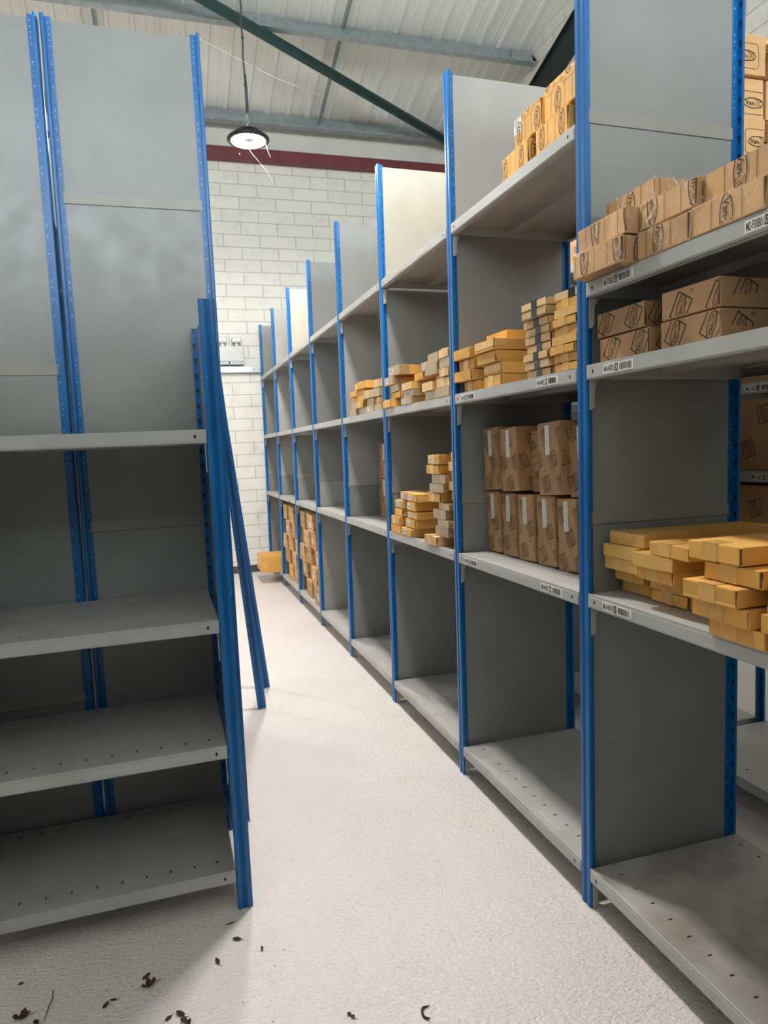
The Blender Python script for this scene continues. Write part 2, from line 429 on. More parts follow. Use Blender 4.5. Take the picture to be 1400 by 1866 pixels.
def label_mesh(text, code, seed):
    m = MB(); L, H = .136, .027
    m.box((-.0008, -L, -H/2), (0, 0, H/2), 0)          # reads from far (left) end to near end as one looks at it
    x = -.0013
    def put(polys, mi):
        for p in polys: m.face([(x, -q[0], q[1]) for q in p][::-1], mi)
    tp, tw = text_polys(text); h = .019; wsc = .046/(tw*h)
    put([[(.005+.023+q[0]*h*wsc, q[1]*h) for q in p] for p in tp], 1)
    put([[(.054, -.0105), (.068, -.0105), (.068, .0105), (.054, .0105)]], 1)
    cp, cw = text_polys(code)
    for p in cp: m.face([(x-.0004, -(.061+q[0]*.012*(.8/cw)), q[1]*.014) for q in p][::-1], 0)
    r = random.Random(seed); a = .075
    while a < .126:
        wd = r.choice((.0008, .0012, .002)); put([[(a, -.0095), (a+wd, -.0095), (a+wd, .0095), (a, .0095)]], 1); a += wd+r.choice((.0007, .001, .0018))
    return m.mesh('location_label', [M['white'], M['ink']])
def worn_label_mesh(seed, flat=False):
    m = MB(); r = random.Random(seed); L = .15
    if flat: m.box((.02, -L, .0003), (.036, 0, .0008), 0)
    else: m.box((-.0006, -L, -.011), (0, 0, .011), 0)
    a = .01
    while a < L-.012:
        wd = r.uniform(.003, .008); h = r.uniform(.003, .0075)
        if flat: m.face([(.028-h*.8, -a, .0011), (.028+h*.8, -a, .0011), (.028+h*.8, -a-wd, .0011), (.028-h*.8, -a-wd, .0011)][::-1], 1)
        else: m.face([(-.001, -a, -h), (-.001, -a-wd, -h), (-.001, -a-wd, h), (-.001, -a, h)], 1)
        a += wd+r.uniform(.002, .006)
    return m.mesh('worn_label', [M['grime'], M['lip']])

def bay(name, label, mw, H, D, W, shelves, frames=(1,), panels=(('panel',)*3), seams=(1.25, 2.455), side=True, labels=(), worn=(), dirty=(), foot=False, group=None, cat='shelving', channel=False):
    root = thing(name, label, cat, mw, group)
    for fr in frames:
        for k in (0, 1):
            pm = cached(('post', H), lambda: post_mesh(H))
            p = link('post', pm, root, T(0, fr*W, 0) if k == 0 else T(D, fr*W, 0) @ Rz(PI))
            if foot:
                b = MB(); b.box((-.006, -.03, 0), (.05, .03, .003)); b.box((.01, -.03, 0), (.014, -.026, .02)); link('foot_plate', b.mesh('foot_plate', M['alu']), p)
        if side:
            cuts = [.10]+list(seams)+[H-.01]
            for i in range(len(cuts)-1):
                mt = panels[i] if i < len(panels) else 'panel'
                link('side_panel', cached(('pan', D, cuts[i], cuts[i+1], mt), lambda: panel_mesh(D, cuts[i], cuts[i+1], M[mt])), root, T(0, fr*W, 0))
            for si, s in enumerate(seams):
              jm = panels[si+1] if si+1 < len(panels) else 'panel'; jm = 'joint' if jm == 'panel' else jm
              link('panel_joint', cached(('jt', D, s, jm), lambda: joint_mesh(D, s, jm)), root, T(0, fr*W, 0))
    for i, z in enumerate(shelves):
        d = i in dirty; lip = .042
        sm = cached(('shelf', W, D, d, channel), lambda: shelf_mesh(W-.052, D-.008, M['dirty' if d else 'shelf'], lip, channel))
        s = link('shelf', sm, root, T(.004, .026, z))
        link('slot_hole', cached(('bolt', W), lambda: boltmark_mesh(W-.052, lip)), s)
        for yy in (.003, W-.058):
            link('bracket', cached('br', bracket_mesh), s, T(0, yy, -.042))
        for (li, yl, txt, code) in labels:
            if li == i: link('location_label', label_mesh(txt, code, hash((li, int(yl*100))) % 999), s, T(-.0052, yl-.026, -.021))
        for (li, yl, fl) in worn:
            if li == i: link('worn_label', cached(('wl', yl, fl), lambda: worn_label_mesh(int(yl*77), fl)), s, T(-.0052 if not fl else 0, yl-.026, -.021 if not fl else 0))
    return root

LEAN = .011; XR = 1.223; DR = .59
ordn = ['first', 'second', 'third', 'fourth', 'fifth', 'sixth', 'seventh', 'eighth', 'ninth', 'tenth', 'eleventh', 'twelfth']
def MR(x, y, z):          # into the slightly leaning right hand row
    return T(XR, 0, .002) @ Matrix.Rotation(LEAN, 4, 'Y') @ T(x-XR, y, z)

# ------------------------------------------------------------------ the setting
S = math.radians(17); Z0 = 5.62; XL, XRW, YF, YB = -6.2, 4.45, 9.0, -7.0
def roofz(y): return Z0+math.tan(S)*(9-y) if y > 1 else Z0+math.tan(S)*(8)-math.tan(S)*(1-y)
def setting():
    m = MB(); m.box((XL, YB, -.1), (XRW, YF, 0)); struct('floor', m.mesh('floor', M['floor']))
    m = MB(); m.box((XL-.1, YF, -.1), (XRW+.1, YF+.15, 5.24)); struct('wall_far', m.mesh('wall_far', M['wallx']))
    m = MB(); m.box((XL-.1, YF-.004, 5.16), (XRW, YF+.15, 6.0)); struct('wall_far_upper', m.mesh('wall_far_upper', M['plaster']))
    m = MB(); m.box((XL-.1, YB-.15, -.1), (XRW+.1, YB, 6.0)); struct('wall_near', m.mesh('wall_near', M['wallx']))
    m = MB(); m.box((XL, -1.35, 0), (XRW, -1.2, 3.1)); struct('light_block_partition', m.mesh('light_block_partition', M['galv']))  # unseen partition added to block low light from the panes behind
    for nm, x in (('wall_right', XRW), ('wall_left', XL-.15)):
        m = MB(); poly = [(YB, -.1), (YF, -.1), (YF, Z0+.1), (1, roofz(1)+.1), (YB, roofz(YB)+.1)]
        n = len(poly); m.v = [(x, p[0], p[1]) for p in poly]+[(x+.15, p[0], p[1]) for p in poly]
        m.f = [tuple(range(n)), tuple(range(2*n-1, n-1, -1))]+[(k, n+k, n+(k+1) % n, (k+1) % n) for k in range(n)]; m.m = [0]*len(m.f)
        struct(nm, m.mesh(nm, M['wally']))
    # profiled liner sheets
    prof = []; x = XL; P = .25
    while x < XRW:
        prof += [(x, 0), (x+.085, 0), (x+.10, -.006), (x+.115, 0), (x+.185, 0), (x+.20, -.022), (x+.235, -.022)]; x += P
    prof.append((x, 0))
    m = MB()
    for (ya, yb) in ((9.05, 1.0), (1.0, YB-.05)):
        i = len(m.v); n = len(prof)
        m.v += [(p[0], ya, roofz(ya)+p[1]) for p in prof]+[(p[0], yb, roofz(yb)+p[1]) for p in prof]
        for k in range(n-1): m.f.append((i+k, i+n+k, i+n+k+1, i+k+1)); m.m.append(0)
        i = len(m.v); m.v += [(XL-.1, ya, roofz(ya)+.1), (XRW+.1, ya, roofz(ya)+.1), (XRW+.1, yb, roofz(yb)+.1), (XL-.1, yb, roofz(yb)+.1)]; m.f.append((i, i+1, i+2, i+3)); m.m.append(0)
    struct('ceiling', m.mesh('ceiling', M['liner']))
    # glowing sheets added under the roof as fill, all outside the camera's view
    k = 0
    for (xa, xb, ya, yb) in ((-4.6, -3.6, -5.6, -2.6), (-1.6, -.6, -5.6, -2.6), (1.4, 2.4, -5.6, -2.6), (-4.6, -3.6, 3.2, 6.0), (3.0, 4.0, 1.6, 4.6)):
        k += 1; m = MB(); z = -.035
        m.v = [(xa, ya, roofz(ya)+z), (xb, ya, roofz(ya)+z), (xb, yb, roofz(yb)+z), (xa, yb, roofz(yb)+z)]; m.f = [(0, 3, 2, 1)]; m.m = [0]
        m.v += [(a, b, c+.02) for a, b, c in m.v[:4]]; m.f += [(4, 5, 6, 7), (0, 1, 5, 4), (1, 2, 6, 5), (2, 3, 7, 6), (3, 0, 4, 7)]; m.m += [0]*5
        struct('fill_light_panel_%d' % k, m.mesh('fill_light_panel', M['roof_fill']))
    for x0 in (-5.6, -2.9, -.2, 2.3):  # glowing panes added behind the camera to light ceiling and upper panels
        k += 1; m = MB(); m.box((x0, YB+.001, 3.7), (x0+2.0, YB+.03, 5.35)); struct('fill_light_panel_%d' % k, m.mesh('fill_light_panel', M['window_fill']))
    m = MB(); m.box((XL, YF-.018, 0), (XRW, YF, .09)); struct('baseboard_far', m.mesh('baseboard_far', M['skirt']))
    m = MB(); m.box((XRW-.018, YB, 0), (XRW, YF-.02, .09)); struct('baseboard_right', m.mesh('baseboard_right', M['skirt']))
setting()

def purlin(y, label):
    m = MB(); c = Vector((0, y, roofz(y)-.024)); dy = Vector((0, math.cos(S), -math.sin(S))); dn = Vector((0, -math.sin(S), -math.cos(S)))
    # Z section: top flange, web, bottom flange with lips
    pts = [(0, 0), (.065, 0), (.065, .018), (.062, .018), (.062, .003), (.003, .003), (.003, .197), (-.062, .197), (-.062, .180), (-.065, .180), (-.065, .2), (0, .2)]
    n = len(pts); xs = (XL+.01, XRW-.02)
    for x in xs: m.v += [tuple(c+dy*(a-.02)+dn*b+Vector((x, 0, 0))) for a, b in pts]
    m.f = [tuple(range(n-1, -1, -1)), tuple(range(n, 2*n))]+[(k, (k+1) % n, n+(k+1) % n, n+k) for k in range(n)]; m.m = [0]*len(m.f)
    o = link('roof_purlin', m.mesh('roof_purlin', M['galv'])); tag(o, label, 'roof beam', 'galvanised purlins under the roof sheets')
    cl = MB()
    for x in (XRW-.30,):
        q = [c+dy*.012+dn*.01+Vector((x, 0, 0)), c+dy*.012+dn*.19+Vector((x, 0, 0)), c+dy*.012+dn*.19+Vector((x+.27, 0, 0)), c+dy*.012+dn*.01+Vector((x+.27, 0, 0))]
        q = [p-dy*.045 for p in q]; r = [p-dy*.004 for p in q]
        i = len(cl.v); cl.v += [tuple(p) for p in q+r]; cl.f += [(i, i+1, i+2, i+3), (i+7, i+6, i+5, i+4)]+[(i+a, i+4+a, i+4+(a+1) % 4, i+(a+1) % 4) for a in range(4)]; cl.m += [0]*6
    link('cleat', cl.mesh('cleat', M['galv']), o)
for y, lb in ((8.93, 'galvanised steel purlin running along the top of the far wall'), (7.66, 'galvanised steel purlin crossing the roof one step before the far wall'),
              (6.3, 'galvanised steel purlin just above the picture, third from the far wall'), (4.95, 'galvanised steel purlin higher up the roof, fourth from the far wall'), (3.6, 'galvanised steel purlin higher up the roof, fifth from the far wall')):
    purlin(y, lb)
def sagbar(x, y0, y1, label):
    m = MB(); a = Vector((x, y0, roofz(y0)-.10)); b = Vector((x, y1, roofz(y1)-.10)); d = (b-a).normalized(); n = Vector((1, 0, 0)); u = d.cross(n)
    for (s0, s1, t0, t1) in ((-.022, .022, 0, .003), (-.022, -.019, -.04, .003)):
        q = [a+n*s0+u*t0, a+n*s1+u*t0, a+n*s1+u*t1, a+n*s0+u*t1]; r = [p+(b-a) for p in q]; i = len(m.v)
        m.v += [tuple(p) for p in q+r]; m.f += [(i+3, i+2, i+1, i), (i+4, i+5, i+6, i+7)]+[(i+k, i+(k+1) % 4, i+4+(k+1) % 4, i+4+k) for k in range(4)]; m.m += [0]*6
    tag(link('sag_bar', m.mesh('sag_bar', M['galv'])), label, 'roof bar', 'sag bars between the purlins')
sagbar(2.15, 8.88, 7.72, 'thin steel bar between the two lowest purlins, left of the green brace end')
sagbar(2.15, 7.58, 6.36, 'thin steel bar rising above the middle purlin to the picture top')
sagbar(-.33, 8.88, 7.72, 'thin steel bar between purlins above the tall grey end panel')
sagbar(-.33, 7.58, 6.36, 'thin steel bar above the middle purlin at the left')
m = MB(); A = Vector((.95, 7.38, roofz(7.38)-.30)); B = Vector((3.72, 8.72, roofz(8.72)-.26)); d = B-A; m.tube([A-d*1.3, B+d*.08], .052, 20)
br = link('brace_tube', m.mesh('brace_tube', M['teal'], True)); tag(br, 'dark green round tube bracing diagonally across under the roof', 'roof brace')
# rafter on the right hand gable
def beam(name, x0, x1, ya, yb, o0, o1, mat, label, cat):
    m = MB(); m.v = [(x, y, roofz(y)-o) for y in (ya, yb) for x in (x0, x1) for o in (o0, o1)]
    m.f = [(0, 1, 3, 2), (4, 6, 7, 5), (0, 2, 6, 4), (1, 5, 7, 3), (0, 4, 5, 1), (2, 3, 7, 6)]; m.m = [0]*6
    o = link(name, m.mesh(name, mat)); return tag(o, label, cat)
r_ = beam('rafter', 4.39, 4.405, 8.95, 1.05, .42, .74, M['darkgreen'], 'dark green steel rafter sloping up beside the right gable wall', 'roof beam')
for o0 in (.42, .73):
    m = MB(); m.v = [(x, y, roofz(y)-o) for y in (8.95, 1.05) for x in (4.36, 4.445) for o in (o0, o0+.015)]
    m.f = [(0, 1, 3, 2), (4, 6, 7, 5), (0, 2, 6, 4), (1, 5, 7, 3), (0, 4, 5, 1), (2, 3, 7, 6)]; m.m = [0]*6; link('flange', m.mesh('flange', M['darkgreen']), r_)
m = MB(); m.box((XL+.02, 8.90, 5.05), (XRW-.02, 8.905, 5.19)); m.box((XL+.02, 8.905, 5.185), (XRW-.02, 8.985, 5.20)); m.box((XL+.02, 8.905, 5.05), (XRW-.02, 8.985, 5.065))
rb = link('wall_beam', m.mesh('wall_beam', M['maroon'])); tag(rb, 'maroon steel channel fixed along the top of the far block wall', 'beam')
m = MB()
for x in (1.15, 2.95, 3.9): m.lathe([(.0, .012), (.012, .010), (.016, 0)], n=10); 
m = MB()
for x in (1.15, 2.95, 3.9):
    i = len(m.v); m.lathe([(.001, .012), (.012, .010), (.016, 0)], n=10)
    m.v[i:] = [(x+a, 8.90-c, 5.12+b) for a, b, c in m.v[i:]]
link('bolt', m.mesh('bolt', M['alu']), rb)

# cable trunking and emergency light on the far wall
tr = MB(); tr.box((-1.2, 8.93, 2.515), (1.34, 8.995, 2.592)); t_ = link('cable_trunking', tr.mesh('cable_trunking', M['alu'], bevel=.004)); tag(t_, 'horizontal metal cable trunking on the far block wall', 'trunking')
m = MB()
for x in (1.17, 1.25): m.box((x-.014, 8.925, 2.54), (x+.014, 8.931, 2.568))
link('knockout', m.mesh('knockout', M['galv']), t_)
e = thing('emergency_light', 'white twin-spot emergency light above the trunking on the far wall', 'emergency light', T(.88, 8.99, 2.6))
m = MB(); m.box((-.17, -.085, .05), (.17, 0, .235)); link('body', m.mesh('body', M['plastic'], bevel=.008, seg=2), e)
m = MB(); m.box((-.165, -.08, .012), (-.01, -.01, .05)); m.box((.005, -.08, .012), (.17, -.01, .05)); link('vent', m.mesh('vent', M['galv']), e)
for x in (-.075, .095):
    m = MB(); m.box((x-.055, -.11, .275), (x+.055, -.03, .345)); s_ = link('spot_head', m.mesh('spot_head', M['plastic'], bevel=.012, seg=2), e)
    m = MB(); m.box((x-.015, -.08, .235), (x+.015, -.05, .278)); link('neck', m.mesh('neck', M['plastic']), s_)
    m = MB()
    for q in (-.026, .026):
        i = len(m.v); m.lathe([(.021, 0), (.018, .003), (.006, -.004), (.001, -.006)], n=16); m.v[i:] = [(x+q+a, -.111-c, .31+b) for a, b, c in m.v[i:]]
    link('lens', m.mesh('lens', M['alu'], True), s_)
m = MB()
for q in (-.02, .02): m.box((q-.007, -.092, .222), (q+.007, -.084, .234))
link('indicator', m.mesh('indicator', M['green']), e)

# ------------------------------------------------------------------ high bay lamps
def lamp(x, y, z, label, first=[None]):
    if first[0] is None:
        root = thing('high_bay_lamp', label, 'lamp', T(x, y, z), 'round high bay lamps over the aisles')
        m = MB(); m.lathe([(.058, .012), (.100, .004), (.150, .000), (.168, .004), (.172, .014), (.165, .026), (.110, .040), (.085, .060), (.080, .085), (.045, .092), (.001, .094)], n=48)
        link('housing', m.mesh('housing', M['black'], True), root)
        m = MB()
        for k in range(24):
            a = 2*PI*k/24; c, s = math.cos(a), math.sin(a)
            q = [(.088*c, .088*s, .058), (.150*c, .150*s, .030), (.150*c, .150*s, .036), (.088*c, .088*s, .085)]
            nrm = Vector((-s, c, 0))*.0015; i = len(m.v); m.v += [tuple(Vector(p)+nrm) for p in q]+[tuple(Vector(p)-nrm) for p in q]
            m.f += [(i, i+1, i+2, i+3), (i+7, i+6, i+5, i+4)]+[(i+u, i+4+u, i+4+(u+1) % 4, i+(u+1) % 4) for u in range(4)]; m.m += [0]*6
        link('cooling_fins', m.mesh('cooling_fins', M['cable']), root)
        m = MB(); m.lathe([(.062, .002), (.062, -.003), (.100, -.007), (.135, -.003), (.138, .001)][::-1], n=48); link('lens', m.mesh('lens', M['lens'], True), root)
        m = MB(); m.lathe([(.001, -.002), (.050, -.001), (.060, .004), (.060, .014)][::-1], n=32); link('sensor_cap', m.mesh('sensor_cap', M['black'], True), root)
        m = MB(); m.tube([(0, 0, .09), (0, 0, .135), (.012, 0, .150), (.012, 0, .170), (0, 0, .182), (-.012, 0, .170), (-.010, 0, .155)], .004, 8); m.tube([(0, 0, .18), (0, 0, .22)], .006, 8); link('hook', m.mesh('hook', M['alu'], True), root)
        first[0] = root
    else:
        src = first[0]; root = src.copy(); C.objects.link(root); root.location = (x, y, z)
        root['label'] = label
        for ch in src.children:
            if ch.name.startswith('suspension_cable'): continue
            c = ch.copy(); C.objects.link(c); c.parent = root
    h = roofz(y)-z-.03; m = MB(); r = random.Random(int(x*10+y*7)); pts = [(0, 0, .215)]; k = 1
    while .2+k*.12 < h: pts.append((r.uniform(-.004, .004), r.uniform(-.004, .004), .2+k*.12)); k += 1
    pts.append((0, 0, h)); m.tube(pts, .0075, 8); m.tube([(.007, 0, .24), (.010, .004, .38), (.004, 0, .52)], .010, 8)
    for q in pts[2::3]: m.lathe([(.011, -.008), (.013, 0), (.011, .008)], (q[0], q[1], q[2]), 10, cap=True)
    link('suspension_cable', m.mesh('suspension_cable', M['cable'], True), root)
    return root
lamp(.853, 6.0, 4.05, 'lit round high bay lamp hanging on a cable before the far wall')
lamp(.76, 3.0, 4.25, 'lit round high bay lamp above the nearest uprights, out of view')
lamp(-3.2, 7.4, 3.92, 'added unseen high bay lamp over the left hand aisle, brightening the ceiling')  # extra lamp out of view, added to lift the ceiling by floor bounce

# ------------------------------------------------------------------ right hand shelving row
H3 = 3.09
P1 = 1.889
bayname = ['nearest right-hand bay', 'second right-hand bay', 'third right-hand bay', 'fourth right-hand bay', 'fifth right-hand bay', 'sixth right-hand bay', 'seventh right-hand bay', 'last right-hand bay']
contents = ['cartons on its three upper shelves', 'tall upright cartons and stacked flat ones', 'small kraft boxes on the two middle shelves',
            'a small box pile on the eye-level shelf', 'all its shelves empty', 'its bottom packed with boxes, nearer of two', 'its bottom packed with boxes, farther of two', 'one big carton sticking out at floor level']
pans = [('panel', 'panel', 'panel'), ('panel', 'panel', 'pale'), ('panel', 'panel', 'cream'), ('panel', 'pale', 'panel'), ('pale', 'panel', 'panel'), ('panel', 'panel', 'cream'), ('panel', 'pale', 'pale'), ('panel', 'panel', 'panel')]
ZB, ZM, ZE, ZT = .133, 1.035, 1.735, 2.455
for k in range(8):
    zs = [ZB, ZM, ZE, 1.978] if k == 0 else [ZB, ZM-.005, ZE-.003, ZT]
    lb = []
    if k == 0: lb = [(3, .885, 'M2-F30B02', 'US'), (2, .885, 'M1-H47D01', 'CM'), (1, .896, 'M1-H41E01', 'LF'), (3, .37, 'M2-F30B01', 'US')]
    if k == 1: lb = [(2, .265, 'M1-H40E01', 'B'), (2, .905, 'M1-H40E02', 'B'), (1, .912, 'M1-H40D02', 'B'), (1, .255, 'M1-H40D01', 'B')]
    wr = []
    if k == 1: wr = [(0, .83, True), (0, .36, True)]
    if k == 2: wr = [(0, .83, True), (0, .36, True), (0, .30, False), (0, .55, False), (0, .85, False), (3, .40, False), (3, .75, False)]
    if k >= 3: wr = [(0, .36, True), (0, .5, False), (1, .8, False), (1, .4, False), (3, .8, False), (3, .45, False)]
    if k in (3, 4): wr = [(0, .36, True), (0, .5, False), (3, .8, False)] + ([(1, .8, False), (1, .4, False)] if k == 4 else [])
    bay('shelving_bay', 'blue and grey %s, %s' % (bayname[k], contents[k]), MR(XR, P1-1+k, 0), H3, DR, 1.0, zs,
        panels=pans[k], seams=(1.252, 2.455), labels=lb, worn=wr, dirty=(0,) if k == 0 else (), group='bays of the right hand shelving row')
for k in (1,):  # unseen bay added to cut bounce light from behind
    bay('shelving_bay', 'right-hand shelving bay alongside the camera, out of view', MR(XR, P1-1-k, 0), H3, DR, 1.0, [ZB, ZM, ZE, ZT], side=False, group='bays of the right hand shelving row')
# the row standing beyond it
RX, RD = 2.15, .55
for k, (y0, zs) in enumerate(((.62, [.12, 1.03, 1.365, 1.70, 2.12]), (1.62, [.12, 1.03, 1.365, 1.70, 2.12]), (2.62, [.12, 1.03, 1.70, 2.44]), (3.62, [.12, 1.03, 1.70, 2.44]))):
    lb = [(2, .52, 'M1-16E3', 'E3'), (3, .55, 'M1-16C3', 'C3')] if k == 1 else []
    bay('shelving_bay', 'dim grey shelving bay of the row behind, %s' % ['alongside the camera, out of view', 'seen through the nearest right-hand bay', 'glimpsed through the second right-hand bay', 'farthest of its row, hidden behind panels'][k],
        T(RX, y0, 0), H3, RD, 1.0, zs, labels=lb, side=(k != 1 and k != 0), group='bays of the row behind')
# left: tall rows seen end on
bay('shelving_bay', 'tall grey end panel with blue uprights behind the low shelving, right one', T(.243, 3.858, 0) @ Rz(PI), H3, .546, 1.0, [.14, .9, 1.6, 2.4], frames=(0, 1), foot=True, group='tall end bays on the left')
bay('shelving_bay', 'tall grey end panel cut off by the left picture edge', T(-.868, 2.858, 0), H3, .555, 1.0, [.14, .9, 1.6, 2.4], frames=(0, 1), seams=(.6, 1.84), foot=True, group='tall end bays on the left')
bay('shelving_bay', 'low four-shelf empty grey shelving standing in front of tall end panels', T(.164, 2.276, 0) @ Rz(PI/2), 2.0, .55, 1.0, [.139, .569, .988, 1.598], frames=(0, 1), seams=(1.25,), side=True, channel=True)
def lean_post(foot, top, L, rz, label):
    f, t = Vector(foot), Vector(top); z = (t-f).normalized(); x = Vector((math.cos(rz), math.sin(rz), 0)); x = (x-z*x.dot(z)).normalized(); y = z.cross(x)
    mw = Matrix.Identity(4)
    for i in range(3): mw[i][0] = x[i]; mw[i][1] = y[i]; mw[i][2] = z[i]; mw[i][3] = f[i]
    o = link('loose_upright', cached(('post', L), lambda: post_mesh(L)), None, mw); tag(o, label, 'upright post', 'loose uprights leaning on the left rack end')
lean_post((.466, 4.09, .004), (.272, 3.60, 2.08), 2.12, PI/2, 'loose blue upright leaning in the aisle, nearer one with its foot on the floor')
lean_post((.540, 4.45, .004), (.290, 3.90, 2.10), 2.16, PI/2, 'loose blue upright leaning in the aisle, partly behind the nearer one')

# ------------------------------------------------------------------ cartons
RND = random.Random(7)
def carton_mesh(dx, wy, hz, mats, r, jit=.0025, seam=True):
    m = MB(); m.box((0, 0, 0), (dx, wy, hz))
    m.v = [(a+r.uniform(-jit, jit), b+r.uniform(-jit, jit), c+(r.uniform(-jit, 0) if c > 0 else 0)) for a, b, c in m.v]
    me = bpy.data.meshes.new('carton'); me.from_pydata(m.v, [], m.f)
    bm = bmesh.new(); bm.from_mesh(me); bmesh.ops.bevel(bm, geom=bm.edges[:], offset=min(.0028, hz*.06), segments=2, affect='EDGES', profile=.6)
    bm.to_mesh(me); bm.free()
    me.materials.append(mats); return me
def print_mesh(dx, wy, hz, spec, r):
    """spec: kind, logo scale, spacing u, spacing v, rotation; printed on the front (-X), the near side (-Y) and the top"""
    kind, s, du, dv, rot = spec; m = MB(); pol = logo(kind); e = .0011
    ou, ov = r.uniform(.2, .8)*du, r.uniform(.35, .65)*dv
    for face, (W_, H_) in (('f', (wy, hz)), ('n', (dx, hz)), ('t', (dx, wy))):
        if face == 't' and r.random() < .5: continue
        n = 0; j = 0; v = ov if H_ > dv*.9 else H_*r.choice((.3, .5, .7))
        while v < H_+s*.5:
            u = ou-(du/2 if j % 2 else 0)-du*2
            while u < W_+s*.6:
                for p in stamp(pol, u, v, s, rot+(PI if (n+j) % 3 == 1 else 0), (.004, W_-.004, .004, H_-.004)):
                    if face == 'f': m.face([(-e-.0014, W_-q[0], q[1]) for q in p], 0)
                    elif face == 'n': m.face([(q[0], -e, q[1]) for q in p], 0)
                    else: m.face([(q[0], q[1], H_ and hz+e*.3) for q in p], 0)
                u += du; n += 1
            v += dv; j += 1
    return m.mesh('printed_logo', M['ink'])
def sticker(wy, hz, kind, r):
    m = MB(); e = .0032
    if kind == 'small':
        a, b = wy*.36, hz*.55; y0, z0 = wy*.5, hz*.22
        m.box((-e, y0, z0), (0, y0+a, z0+b), 0)
        for k in range(3):
            z = z0+b*(.25+.22*k); y = y0+a*.12
            while y < y0+a*.85:
                w_ = r.uniform(.08, .2)*a; m.face([(-e-.0003, y+w_, z), (-e-.0003, y, z), (-e-.0003, y, z+b*.12), (-e-.0003, y+w_, z+b*.12)], 1); y += w_*1.5
    else:
        a, b = .028, .11; y0, z0 = wy*.45, hz-.012-b
        m.box((-e, y0, z0), (0, y0+a, z0+b), 0)
        for k in (0, 1):
            z = z0+.022
            while z < z0+b-.012:
                m.face([(-e-.0003, y0+.007+k*.010+.003, z), (-e-.0003, y0+.007+k*.010, z), (-e-.0003, y0+.007+k*.010, z+.003), (-e-.0003, y0+.007+k*.010+.003, z+.003)], 1); z += .0075
        for p in strip([(y0+.008, z0+.004), (y0+.019, z0+.004), (y0+.019, z0+.014), (y0+.008, z0+.014)], .001): m.face([(-e-.0003, q[0], q[1]) for q in p][::-1], 1)
    return m.mesh('paper_label', [M['white'], M['ink']])
def tape_mesh(dx, wy, hz, kind, r, mat):
    m = MB(); e = .0024
    if kind == 'v':      # upright band round the front, folding onto the top and near the base
        a = wy*r.uniform(.36, .46); b = a+wy*.30 if wy > .1 else a+wy*.3
        m.box((-e, a, .001), (e, b, hz+.0005)); m.box((-e, a, hz-.001), (min(.05, dx*.3), b, hz+.0006))
    elif kind == 'h':    # along the front
        m.box((-e, .004, hz*.28), (e, wy-.004, hz*.80)); m.box((0, -e, hz*.3), (.05, e, hz*.78))
    elif kind == 'wrap': # the whole front end wrapped
        m.box((-e, -.0008, .0002), (.055, wy+.0002, hz+.0005))
    me = m.mesh('tape', mat); return me
def carton(label, group, xs, y0, y1, z0, z1, dx, mat='gold', spec=None, stick=None, tape=None, tmat='tape', rz=0, tilt=0, frame=MR, film=False, name='cardboard_box', cat='cardboard box', flap=True):
    """xs = how far the front stands back from the face of the row; z0..z1 heights; y0 near edge, y1 far edge"""
    wy, hz = y1-y0-.001, z1-z0-.0012; r = random.Random(int(y0*9973+z0*7919+xs*331))
    mw = frame(XR+xs, y0, z0+.0006) if frame is MR else frame(xs, y0, z0+.0006)
    mw = mw @ T(0, wy/2, 0) @ Rz(rz) @ Matrix.Rotation(tilt, 4, 'X') @ T(0, -wy/2, 0)
    if tilt: mw = T(0, 0, abs(math.sin(tilt))*wy/2) @ mw
    o = link(name, carton_mesh(dx, wy, hz, M[mat], r), None, mw); tag(o, label, cat, group)
    if flap:
        m = MB(); q = .0022; g = .006
        m.box((-.0012, g, .003), (.001, wy-g*.5, hz-.003)); m.box((-.0016, .0012, hz*.08), (.004, .0028, hz*.92), 1)
        link('end_flap', m.mesh('end_flap', [M[mat], M['seam'] if hz < .2 else M[mat]]), o)
    if spec: link('printed_logo', print_mesh(dx, wy, hz, spec, r), o)
    if stick: link('paper_label', sticker(wy, hz, stick, r), o)
    if tape: link('tape', tape_mesh(dx, wy, hz, tape, r, M[tmat]), o)
    if film:
        m = MB(); m.box((-.004, -.004, .0), (dx*.6, wy+.004, hz+.003)); link('shrink_film', m.mesh('shrink_film', M['film'], bevel=.002), o)
    return o
def up(i, n):
    if i == 0: return 'lowest'
    if i == n-1: return 'topmost'
    return ordn[i]+' from bottom'

FR = ('frame', .070, .150, .09, -PI/2); DI = ('diamond', .050, .125, .085, 1.25); DU = ('diamond', .042, .105, .088, -1.0); FB = ('frame', .085, .19, .17, 0)
# --- nearest bay, top shelf: film wrapped printed boxes
g = 'film-wrapped printed cartons on the top shelf of the nearest bay'
zt = 1.980
carton('crumpled film-wrapped printed carton at far end, lowest beside the blue upright', g, -.045, 1.630, 1.854, zt, 2.052, .45, 'tan', FR, None, None, film=True, rz=.02)
carton('printed carton second up beside the blue upright on the nearest top shelf', g, -.032, 1.626, 1.850, 2.054, 2.124, .45, 'tan', FR, film=True, rz=-.01)
carton('topmost printed carton at the far end, set back on the nearest top shelf', g, .050, 1.612, 1.835, 2.130, 2.200, .45, 'tan', FR, film=True, rz=-.02)
carton('film-wrapped printed carton lying under another, middle of the nearest top shelf', g, .000, 1.430, 1.622, zt, 2.052, .45, 'tan', FR, film=True, rz=.01)
carton('printed carton lying on the middle wrapped one, nearest top shelf', g, .006, 1.412, 1.615, 2.054, 2.126, .45, 'tan', FR, film=True)
carton('long printed carton at the right picture edge, lower of two', g, .0, 1.204, 1.425, zt, 2.052, .45, 'tan', FR, film=True, rz=-.01)
carton('long printed carton at the right picture edge, upper of two', g, .02, 1.184, 1.405, 2.054, 2.124, .45, 'tan', FR, rz=.01)
